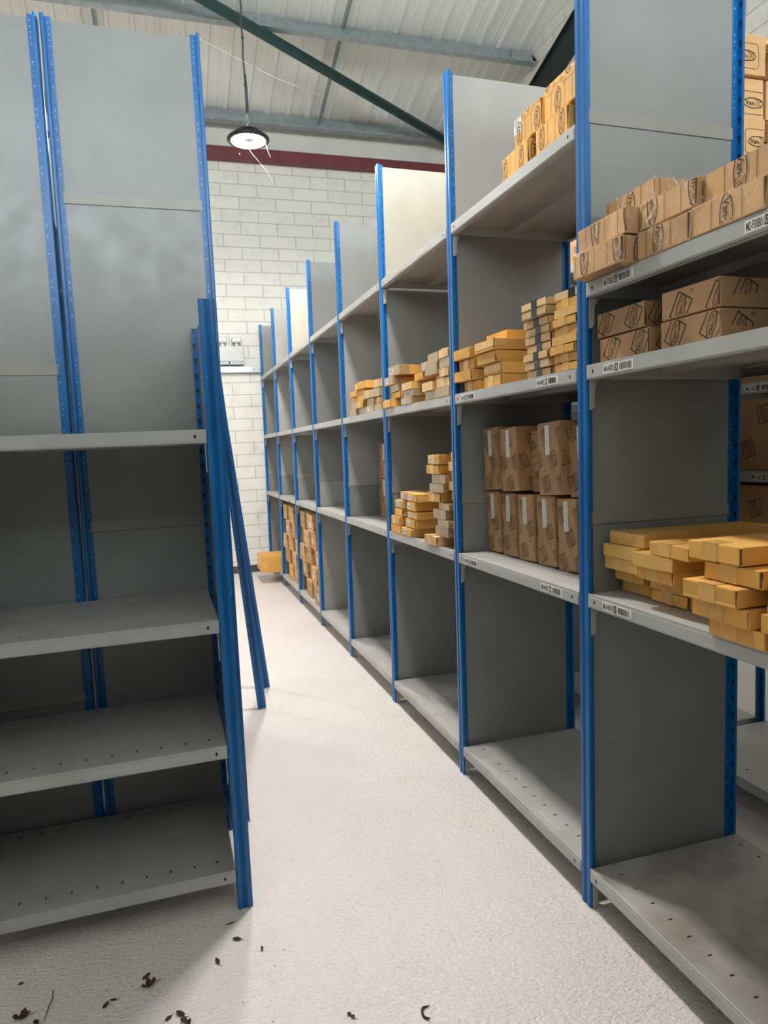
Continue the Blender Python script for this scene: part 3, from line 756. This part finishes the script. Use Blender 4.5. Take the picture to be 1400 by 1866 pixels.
carton('printed carton beyond the right picture edge on the nearest top shelf', g, .01, .970, 1.198, zt, 2.052, .45, 'tan', FR)
# --- nearest bay, second shelf down
g = 'diamond-print cartons on the second shelf of the nearest bay'
carton('diamond-print carton, upper of the far pair under the nearest top shelf', g, .030, 1.628, 1.849, 1.811, 1.884, .42, 'brown', DI, rz=.0)
carton('diamond-print carton, lower of the far pair under the nearest top shelf', g, .030, 1.612, 1.836, 1.738, 1.810, .42, 'brown', DI)
carton('diamond-print carton, upper of the near pair under the nearest top shelf', g, .030, 1.362, 1.564, 1.811, 1.884, .42, 'brown', DI)
carton('diamond-print carton, lower of the near pair under the nearest top shelf', g, .030, 1.358, 1.568, 1.738, 1.810, .42, 'brown', DI)
# --- nearest bay, third shelf: long flat golden boxes
g = 'long flat golden cartons on the waist-high shelf of the nearest bay'
for i, (y0, y1, s, rz) in enumerate(((1.720, 1.862, .125, 0), (1.712, 1.858, .095, .01), (1.700, 1.858, .06, -.01), (1.702, 1.856, .055, .01), (1.690, 1.852, .075, .0))):
    z = 1.037+i*.0388
    carton('long flat golden carton, %s of the far column, nearest waist-high shelf' % up(i, 5), g, s, y0, y1, z, z+.038, .46 if i < 4 else .50, 'gold', None, None, 'wrap' if i in (2, 3, 4) else 'v', rz=rz)
for i, (y0, y1, s, rz) in enumerate(((1.545, 1.700, .105, 0), (1.545, 1.695, .10, .01), (1.520, 1.672, .035, -.03), (1.510, 1.668, .02, .03), (1.440, 1.605, .02, -.05))):
    z = 1.037+i*.0388
    carton('long flat golden carton, %s of the middle column, nearest waist-high shelf' % up(i, 5), g, s, y0, y1, z, z+.038, .46, 'gold', None, None, 'v' if i in (2, 4, 0) else 'wrap', rz=rz)
for i, (y0, y1, s, rz) in enumerate(((1.180, 1.345, -.012, 0), (1.200, 1.375, -.035, .0), (1.215, 1.382, -.055, .02), (1.180, 1.352, -.02, -.01), (1.228, 1.392, -.03, .01))):
    z = 1.036+i*.0452
    carton('long flat golden carton, %s of the stack overhanging the shelf, right' % up(i, 5), g, s, y0, y1, z, z+.0445, .50, 'gold', None, None, 'v', rz=rz)
for i in range(5):
    z = 1.036+i*.0452
    carton('long flat golden carton, %s of the stack cut by the right picture edge' % up(i, 5), g, (-.01, -.03, -.02, -.0, -.02)[i], 1.0+.01*(i % 2), 1.165+.01*(i % 2), z, z+.0445, .50, 'gold', None, None, 'v')

# --- second bay, top shelf
g = 'printed cartons on the top shelf of the second bay'
z = 2.457
carton('printed carton, lower left of the pile on the high shelf by the roof', g, .008, 2.204, 2.398, z, z+.084, .30, 'gold', ('frame', .06, .12, .09, -PI/2))
carton('printed carton, lower right of the pile on the high shelf by the roof', g, .008, 1.961, 2.154, z, z+.084, .30, 'gold', ('frame', .06, .12, .09, -PI/2))
o = carton('printed carton with white sheet, upper left on the high shelf by the roof', g, .016, 2.127, 2.319, z+.086, z+.186, .30, 'gold', ('frame', .06, .12, .09, -PI/2))
m = MB(); m.box((-.0018, .137, .045), (0, .188, .094), 0)
for k in range(4): m.face([(-.0022, .18, .052+k*.010), (-.0022, .145+.008*(k % 2), .052+k*.010), (-.0022, .145+.008*(k % 2), .0545+k*.010), (-.0022, .18, .0545+k*.010)], 1)
link('paper_label', m.mesh('paper_label', [M['white'], M['ink']]), o)
carton('printed carton, upper right on the high shelf by the roof', g, .016, 1.925, 2.113, z+.086, z+.196, .30, 'gold', ('frame', .06, .12, .09, -PI/2))
# --- second bay, eye-level shelf
g = 'golden flat cartons on the eye-level shelf of the second bay'
ze = 1.734
for i, (y0, y1, s, rz) in enumerate(((2.690, 2.824, .03, 0), (2.690, 2.858, .0, .02), (2.690, 2.852, .02, 0), (2.704, 2.862, .0, .03))):
    z = ze+i*.0462; carton('flat golden carton, %s of four, far stack beside shiny tape rows' % up(i, 4), g, s, y0, y1, z, z+.0455, .36, 'gold', None, None, 'v' if i % 2 == 0 else None, rz=rz)
for i, (y0, y1, s, rz) in enumerate(((2.457, 2.610, .02, 0), (2.459, 2.612, .022, 0), (2.480, 2.643, .008, .02), (2.474, 2.650, .0, .0), (2.560, 2.740, .10, 0))):
    z = ze+i*.0462; carton('flat golden carton, %s of five, middle stack left of black tape' % up(i, 5), g, s, y0, y1, z, z+.0455, .40, 'gold', None, None, 'h' if i in (1, 3) else ('v' if i == 0 else None), rz=rz)
for i in range(9):
    r = random.Random(i+40); d = r.uniform(-.008, .008)+(.0 if i < 7 else .006); s = .012+r.uniform(-.006, .008); z = ze+i*.0285
    if i >= 7: d = -.008; s = -.004
    o = carton('slim pale carton banded with black tape, %s of nine' % up(i, 9), 'slim cartons banded with black tape in the second bay', s, 2.088+d, 2.258+d, z, z+.028, .34, 'pink', None, None, None, rz=r.uniform(-.02, .02))
    m = MB(); m.box((-.0016, .062, 0), (.0, .100, .028)); link('tape', m.mesh('tape', M['blacktape']), o)
for i in range(9):
    r = random.Random(i+60); d = r.uniform(-.01, .008); s = .008+r.uniform(-.008, .012); z = ze+i*.0285; last = i == 8
    o = carton('slim golden carton stacked against the blue upright, %s of nine' % up(i, 9), 'slim golden cartons beside the black-taped stack', s, 1.925+d, 2.062+d, z, z+.028, .34, 'pink' if last else 'gold', None, None, None if last else 'wrap' if i in (3, 6) else 'v', rz=r.uniform(-.03, .03))
    if last: m = MB(); m.box((-.0016, .020, 0), (.0, .058, .028)); link('tape', m.mesh('tape', M['blacktape']), o)
# --- second bay, waist-high shelf: upright printed cartons
g = 'upright printed cartons with white strips in the second bay'
for i, (y0, y1, s) in enumerate(((2.735, 2.865, .150), (2.590, 2.718, .150), (2.446, 2.580, .152), (2.302, 2.436, .158), (2.156, 2.292, .162), (2.008, 2.146, .165))):
    carton('upright printed carton, bottom row, %s from the far end' % ordn[i], g, s, y0, y1, 1.031, 1.302, .30, 'brown', DU, 'strip', rz=.0, tilt=math.radians(-2.6))
for i, (y0, y1, s, h) in enumerate(((2.690, 2.835, .125, .268), (2.535, 2.678, .13, .265), (2.385, 2.530, .19, .25), (2.215, 2.372, .13, .272), (2.05, 2.205, .16, .26))):
    sp = DU if i != 2 else ('frame', .07, .16, .12, 0)
    carton('upright printed carton, upper row, %s from the far end' % ordn[i], g, s, y0, y1, 1.309, 1.309+h, .30, 'brown', sp, 'strip' if i != 2 else None, tilt=math.radians(-3.2))
# --- third bay, eye-level shelf (small boxes)
g = 'small kraft boxes on the eye-level shelf of the third bay'
def small(lbl, ya, yb, za, zb, s=.006, dx=.24, mat='gold', st=None, tp=None, tm='tape', rz=0, grp=None):
    carton(lbl, grp or g, s, ya, yb, za, zb, dx, mat, None, st, tp, tm, rz=rz)
where = 'third bay eye-level pile'
small('small golden box jutting out, lowest left of the '+where, 3.701, 3.846, ze, ze+.046, -.02, .22, 'gold', None, 'v')
small('small kraft box, second up at left of the '+where, 3.612, 3.767, ze+.047, ze+.083, .008, .22, 'gold')
small('grey-taped box with label, third up at left of the '+where, 3.655, 3.773, ze+.084, ze+.122, .008, .24, 'gold', 'small', 'wrap', 'greytape')
small('grey-taped box with label, fourth up at left of the '+where, 3.685, 3.828, ze+.123, ze+.168, -.01, .26, 'gold', 'small', 'wrap', 'greytape')
small('long box with label on top, left of the '+where, 3.600, 3.777, ze+.169, ze+.222, .0, .34, 'gold', 'small', 'wrap', 'greytape', .02)
small('box with grey tape and label, lowest, second stack of the '+where, 3.425, 3.580, ze, ze+.038, .0, .3, 'gold', 'small', 'wrap', 'greytape')
small('box with white scrap, second up, second stack of the '+where, 3.410, 3.557, ze+.039, ze+.073, .01, .28, 'gold', 'small', 'wrap', 'greytape')
small('crumpled golden box, third up, second stack of the '+where, 3.414, 3.562, ze+.074, ze+.112, .0, .22, 'gold', None, 'wrap')
small('golden box, fourth up, second stack of the '+where, 3.321, 3.450, ze+.113, ze+.150, .03, .3, 'gold')
small('box with grey tape and label on top, second stack of the '+where, 3.205, 3.335, ze+.151, ze+.193, .03, .3, 'gold', 'small', 'wrap', 'greytape', .03)
small('grey-taped box, lowest, third stack of the '+where, 3.100, 3.232, ze, ze+.040, .006, .2, 'tan', None, 'wrap', 'greytape')
small('pale box, second up, third stack of the '+where, 3.105, 3.243, ze+.041, ze+.083, -.006, .2, 'pink', None, 'wrap')
small('pale box set back, third up, third stack of the '+where, 3.071, 3.150, ze+.084, ze+.112, .03, .2, 'pink')
small('grey-taped box, fourth up, third stack of the '+where, 3.065, 3.204, ze+.113, ze+.163, .0, .2, 'pink', None, 'wrap', 'greytape', .03)
small('grey-taped box on top, third stack of the '+where, 3.052, 3.185, ze+.164, ze+.212, .004, .2, 'tan', None, 'wrap', 'greytape', -.02)
for i, (h0, h1) in enumerate(((0, .044), (.045, .088), (.089, .130), (.131, .172), (.173, .216))):
    small('pale kraft box by the blue upright, %s of five in the third bay' % up(i, 5), 2.925, 3.088-(.045 if i > 1 else 0), ze+h0, ze+h1, .002+.004*(i % 2), .2, 'pink' if i else 'tan', None, 'wrap' if i in (0, 3) else 'v', 'greytape' if i in (0, 3) else 'tape')
# --- third bay, waist-high shelf
g = 'small kraft boxes on the waist-high shelf of the third bay'; zw = 1.031
for i, (ya, yb, h0, h1, st) in enumerate(((3.662, 3.824, 0, .047, None), (3.664, 3.819, .048, .096, None), (3.645, 3.776, .097, .141, None), (3.640, 3.777, .142, .191, 'small'), (3.572, 3.704, .192, .238, 'small'))):
    small('small kraft box, %s of the far stack, third bay waist-high shelf' % up(i, 5), ya, yb, zw+h0, zw+h1, (.0, .0, .01, .012, .02)[i], .24, 'tan' if i > 2 else 'gold', st, 'v' if i == 1 else None)
for i, (ya, yb, h0, h1, st) in enumerate(((3.475, 3.640, 0, .046, 1), (3.446, 3.600, .047, .097, 1), (3.418, 3.572, .098, .140, 1), (3.438, 3.572, .141, .188, 1), (3.410, 3.566, .189, .236, 1))):
    small('long labelled kraft box, %s of the second stack, third bay waist-high shelf' % up(i, 5), ya, yb, zw+h0, zw+h1, (.0, .01, .012, .01, .012)[i], .36, 'gold', 'small' if st else None, None)
for i, (ya, yb, h0, h1, mt, tm) in enumerate(((3.092, 3.246, 0, .048, 'tan', 'tape'), (3.006, 3.175, .049, .097, 'tan', 'greytape'), (2.985, 3.111, .098, .133, 'tan', 'greytape'), (3.018, 3.165, .134, .178, 'tan', 'greytape'), (2.990, 3.124, .179, .210, 'tan', 'greytape'),
        (3.080, 3.235, .211, .257, 'gold', 'tape'), (3.040, 3.203, .258, .300, 'tan', 'greytape'), (3.030, 3.208, .301, .344, 'tan', 'greytape'), (3.087, 3.250, .345, .390, 'gold', 'tape'), (3.075, 3.224, .391, .440, 'gold', 'tape'))):
    small('kraft box, %s of the crooked ten-high stack in the third bay' % up(i, 10), ya, yb, zw+h0, zw+h1, .006+.01*(i % 3 == 1)-(.02 if i == 0 else 0), .2, mt, 'small' if i == 9 else None, 'wrap' if tm == 'greytape' else 'v', tm, rz=(.03, -.03, .02)[i % 3])
for i in range(10):
    h0 = i*.0452; ww = .02*(i % 2)
    small('kraft box half hidden by the blue upright, %s of ten, third bay' % up(i, 10), 2.925, 2.985-ww if i in (1, 2, 3) else 3.03-ww if i > 4 else 2.98, zw+h0, zw+h0+.0445, .03+.006*(i % 2), .2, 'gold' if i > 4 else 'tan', None, 'v')
# --- fourth bay
g = 'small kraft boxes on the eye-level shelf of the fourth bay'
tab = [(4.527, 4.662, 0, .042, 'tan', 'greytape'), (4.530, 4.665, .043, .082, 'tan', 'greytape'), (4.515, 4.655, .083, .122, 'gold', None), (4.509, 4.653, .123, .163, 'gold', None), (4.472, 4.560, .164, .208, 'gold', None),
       (4.330, 4.520, 0, .040, 'tan', 'greytape'), (4.345, 4.510, .041, .084, 'gold', 'tape'), (4.335, 4.508, .085, .124, 'gold', None), (4.352, 4.502, .125, .160, 'gold', None), (4.300, 4.466, .161, .212, 'gold', None),
       (4.139, 4.310, 0, .044, 'tan', 'greytape'), (4.150, 4.300, .045, .088, 'tan', 'greytape'), (4.110, 4.330, .089, .140, 'pink', 'tape'), (3.975, 4.120, 0, .042, 'tan', 'greytape'), (3.980, 4.125, .043, .086, 'gold', 'tape'),
       (3.99, 4.108, .087, .135, 'tan', 'greytape'), (3.99, 4.135, .141, .190, 'pink', 'tape')]
nm = ['lowest far', 'second-up far', 'third-up far', 'fourth-up far', 'topmost far', 'lowest in second stack', 'second up in second stack', 'third up in second stack', 'fourth up in second stack', 'topmost in second stack', 'lowest in third stack', 'second up in third stack', 'topmost in third stack', 'lowest by the blue upright', 'second up by the blue upright', 'third up by the blue upright', 'topmost by the blue upright']
for i, (ya, yb, h0, h1, mt, tm) in enumerate(tab):
    small('small kraft box, %s, in the fourth bay pile' % nm[i], ya, yb, ze+h0, ze+h1, .006+.008*(i % 3), .2 if i != 9 else .3, mt, 'small' if i == 10 else None, 'wrap' if tm == 'greytape' else ('v' if tm else None), tm or 'tape', rz=(.02, -.02, .0)[i % 3])
g = 'upright printed cartons deep in the fourth bay'
carton('upright printed carton, lower of two deep in the fourth bay', g, .235, 4.55, 4.80, 1.031, 1.30, .26, 'brown', DU, 'strip')
carton('upright printed carton, upper of two deep in the fourth bay', g, .235, 4.55, 4.79, 1.302, 1.55, .26, 'brown', DU, 'strip')
carton('upright printed carton beside the deep pair, fourth bay', g, .20, 4.26, 4.50, 1.031, 1.29, .26, 'brown', DU, 'strip')
# --- sixth and seventh bays, bottoms packed
for b, (yb0, nmb) in enumerate(((5.93, 'sixth'), (6.93, 'seventh'))):
    r = random.Random(b+3)
    for c in range(4):
        for q in range(5):
            if (b, c, q) in ((1, 0, 0), (1, 1, 2)): continue
            ya = yb0+c*.225+r.uniform(0, .012); za = .135+q*.160; dd = (.0, .03, .015, .05, .02)[(q+c) % 5]+(.05 if (c == 0 and q > 2) else 0)
            if b == 0 and q == 4 and c == 0: continue
            o = carton('brown printed box, %s in %s column from the near side, %s bay bottom' % (up(q, 5), ordn[c], nmb), 'brown boxes packed in the bottom of the %s bay' % nmb, .012+dd, ya, ya+.212, za, za+.158, .34, 'tan' if (c+q) % 3 else 'brown', ('box', .05, .105, .075, 0), None, 'v' if r.random() < .5 else None, flap=False)
            if r.random() < .6:
                m = MB(); m.box((-.0018, .08, .04), (0, .125, .12)); link('paper_label', m.mesh('paper_label', M['white']), o)
carton('big golden carton sticking out of the last bay at the floor', 'cartons of the last bay', -.215, 8.02, 8.45, .135, .318, .50, 'gold', None, None, 'v', flap=False)
carton('small brown box on the top shelf of the seventh bay', 'lone boxes on far top shelves', .09, 7.18, 7.36, 2.457, 2.60, .10, 'brown', ('box', .05, .105, .075, 0), flap=False)
carton('small brown box on the top shelf of the last bay', 'lone boxes on far top shelves', .13, 8.28, 8.50, 2.457, 2.57, .10, 'brown', ('box', .05, .105, .075, 0), flap=False)

# --- boxes of the row behind
def FX(x, y, z): return T(x, y, z)
g = 'large printed cartons of the row behind'
for c, (xa, xb) in enumerate(((2.165, 2.332), (2.336, 2.505))):
    for q in range(6):
        z = 2.121+q*.151; sh = (.0, .012, -.006, .004, .016, .0)[q]
        carton('printed carton, %s of six, %s stack atop the row behind' % (up(q, 6), ['front', 'rear'][c]), g, xa+(sh*.4 if c == 0 else .008), 2.255+sh, 2.575, z, z+.1505, xb-xa-.008, 'tan', ('frame' if q % 2 else 'box', .070, .17, .15, 0), None, None, frame=FX, flap=False)
for lv, (z, h) in enumerate(((1.032, .28), (1.366, .275), (1.702, .26))):
    for c, (ya, yb) in enumerate(((1.66, 1.95), (1.955, 2.25), (2.255, 2.57))):
        carton('dim diamond-print carton, %s level, %s one, row behind' % (['waist', 'chest', 'eye'][lv], ['near', 'middle', 'far'][c]), 'diamond-print cartons in the row behind', RX+.02, ya, yb, z, z+h, .40, 'brown', ('diamond', .05, .15, .13, -1.1), None, None, frame=FX, flap=False)
carton('printed carton on high shelf glimpsed between blue uprights, row behind', g, RX+.015, 3.20, 3.52, 2.441, 2.70, .40, 'tan', FB, frame=FX, flap=False)

# ------------------------------------------------------------------ dry leaves and twigs on the floor
def leaf_mesh(L, Wd, curl, twist, seed, lobes=0):
    r = random.Random(seed); m = MB(); n, k = 12, 6; off = [r.uniform(.75, 1.2) for _ in range(n+1)]
    for i in range(n+1):
        t = i/n; a = (t-.5)*curl; x = math.sin(a)/max(.2, abs(curl))*L if abs(curl) > .2 else (t-.5)*L; zc = (1-math.cos(a))/max(.2, abs(curl))*L
        wd = Wd*math.sin(PI*min(1, t*1.02+.01))**.7*off[i]*(1+.5*math.sin(t*PI*lobes) if lobes else 1)+.0006
        for j in range(k+1):
            s = j/k*2-1; b = s*1.5+twist*(t-.5)
            m.v.append((x, wd*math.sin(b)*.75, zc+wd*(1-math.cos(b))*.75+.0012+r.uniform(0, .0009)))
    for i in range(n):
        for j in range(k):
            q = i*(k+1)+j; m.f.append((q, q+k+1, q+k+2, q+1)); m.m.append(0)
    zmin = min(v[2] for v in m.v); m.v = [(a, b, c-zmin+.0005) for a, b, c in m.v]
    me = m.mesh('dry_leaf', M['leaf'], True)
    bm = bmesh.new(); bm.from_mesh(me); geo = bmesh.ops.solidify(bm, geom=bm.faces[:], thickness=.0004); bm.to_mesh(me); bm.free(); return me
def leaf(x, y, L, W_, curl, rz, label, twist=.5, lobes=0, seed=1):
    o = link('dry_leaf', leaf_mesh(L, W_, curl, twist, seed, lobes), None, T(x, y, 0) @ Rz(rz)); tag(o, label, 'dry leaf', 'dry leaves scattered on the floor')
    m = MB(); m.tube([(L*.45, 0, .0015), (L*.6, .002, .0015), (L*.72, .005, .0012)], .0006, 6); link('stalk', m.mesh('stalk', M['twig']), o)
leaf(.120, 2.130, .030, .008, 1.2, -.5, 'curled brown leaf just below the low shelving corner post foot', seed=1)
leaf(.055, 2.051, .030, .007, 2.2, -1.3, 'curled brown leaf on the light shadow edge, mid left', seed=2)
leaf(-.149, 2.065, .030, .007, .8, .8, 'slim dark leaf just above the big lobed leaf', seed=3)
leaf(-.141, 2.028, .048, .014, 1.6, .3, 'largest dark lobed leaf in the floor shadow', 1.2, 5, seed=4)
leaf(-.255, 1.992, .026, .006, .8, 1.0, 'small slim brown leaf in shadow, left of the big lobed leaf', seed=5)
leaf(-.236, 2.006, .020, .004, .5, -.3, 'tiny black leaf scrap beside the small slim leaf', seed=6)
leaf(-.056, 1.884, .034, .009, 1.6, -.8, 'curled brown leaf at the bottom picture edge, upper of two touching', seed=7)
leaf(-.043, 1.852, .036, .011, 1.2, -.9, 'reddish brown leaf cut by the bottom picture edge, lower of two', .9, 3, seed=8)
leaf(-.474, 2.030, .052, .015, 1.9, .15, 'large curled leaf in the bottom left corner, left half of a pair', 1.0, 4, seed=9)
leaf(-.432, 1.995, .022, .007, 1.4, -.9, 'small dark leaf right of the large corner leaf', seed=10)
leaf(-.500, 2.168, .014, .005, .9, .2, 'tiny dark leaf crumb near the left edge in the shadow', seed=11)
leaf(.189, 2.060, .022, .004, .6, 1.4, 'tiny pointed leaf on the bright floor right of the post foot', seed=12)
leaf(.106, 2.215, .028, .003, .5, .2, 'thin brown leaf lying in the shadow beside the corner post foot', seed=13)
leaf(-.352, 1.89, .024, .005, 1.1, .3, 'crumbled black leaf bits at bottom, between twig and curled pair', 1.4, 5, seed=14)
leaf(-.088, 1.882, .022, .006, 1.1, .6, 'small reddish leaf at the bottom edge left of the touching pair', seed=16)
leaf(.381, 1.717, .030, .005, .9, -1.1, 'brown leaf strip at the bottom edge, centre of the bright floor', 1.0, 3, seed=15)
m = MB(); pts = [(.018*math.cos(a), .022*math.sin(a), .003+.002*math.sin(3*a)) for a in [1.0+k*.35 for k in range(11)]]
m.tube(pts, [.0012, .002, .0028, .003, .003, .0032, .003, .003, .0034, .003, .001], 8)
o = link('dry_seed_pod', m.mesh('dry_seed_pod', M['leaf'], True), None, T(.58, 1.652, .002)); tag(o, 'dark hook-shaped dry stem on the bright floor at the bottom edge', 'dry stem')
m = MB(); m.tube([(-.405, 2.104, .003), (-.402, 2.075, .004), (-.408, 2.04, .003), (-.413, 1.993, .002)], [.0016, .0013, .0013, .0008], 6)
o = link('twig', m.mesh('twig', M['twig'], True)); tag(o, 'thin bent twig lying on the shaded floor at bottom left', 'twig')


# cobweb threads
m = MB(); P_ = [Vector((.24, 2.86, 3.085)), Vector((.62, 3.4, 3.25)), Vector((1.15, 4.2, 3.55)), Vector((1.75, 5.2, 3.98)), Vector((2.1, 5.8, 4.3))]
m.tube(P_, .0004, 5); o = link('cobweb', m.mesh('cobweb', M['white'])); tag(o, 'fine cobweb thread trailing right from the tall blue post top', 'cobweb')
m = MB(); m.tube([(.80, 5.93, 4.04), (.86, 5.92, 3.93), (.98, 5.9, 3.78), (1.02, 5.9, 3.70)], .0008, 5); m.tube([(.97, 5.9, 4.03), (.99, 5.9, 3.95), (1.01, 5.9, 3.90)], .0007, 5)
o = link('cobweb', m.mesh('cobweb', M['white'])); tag(o, 'short cobweb threads hanging under the lit lamp', 'cobweb')
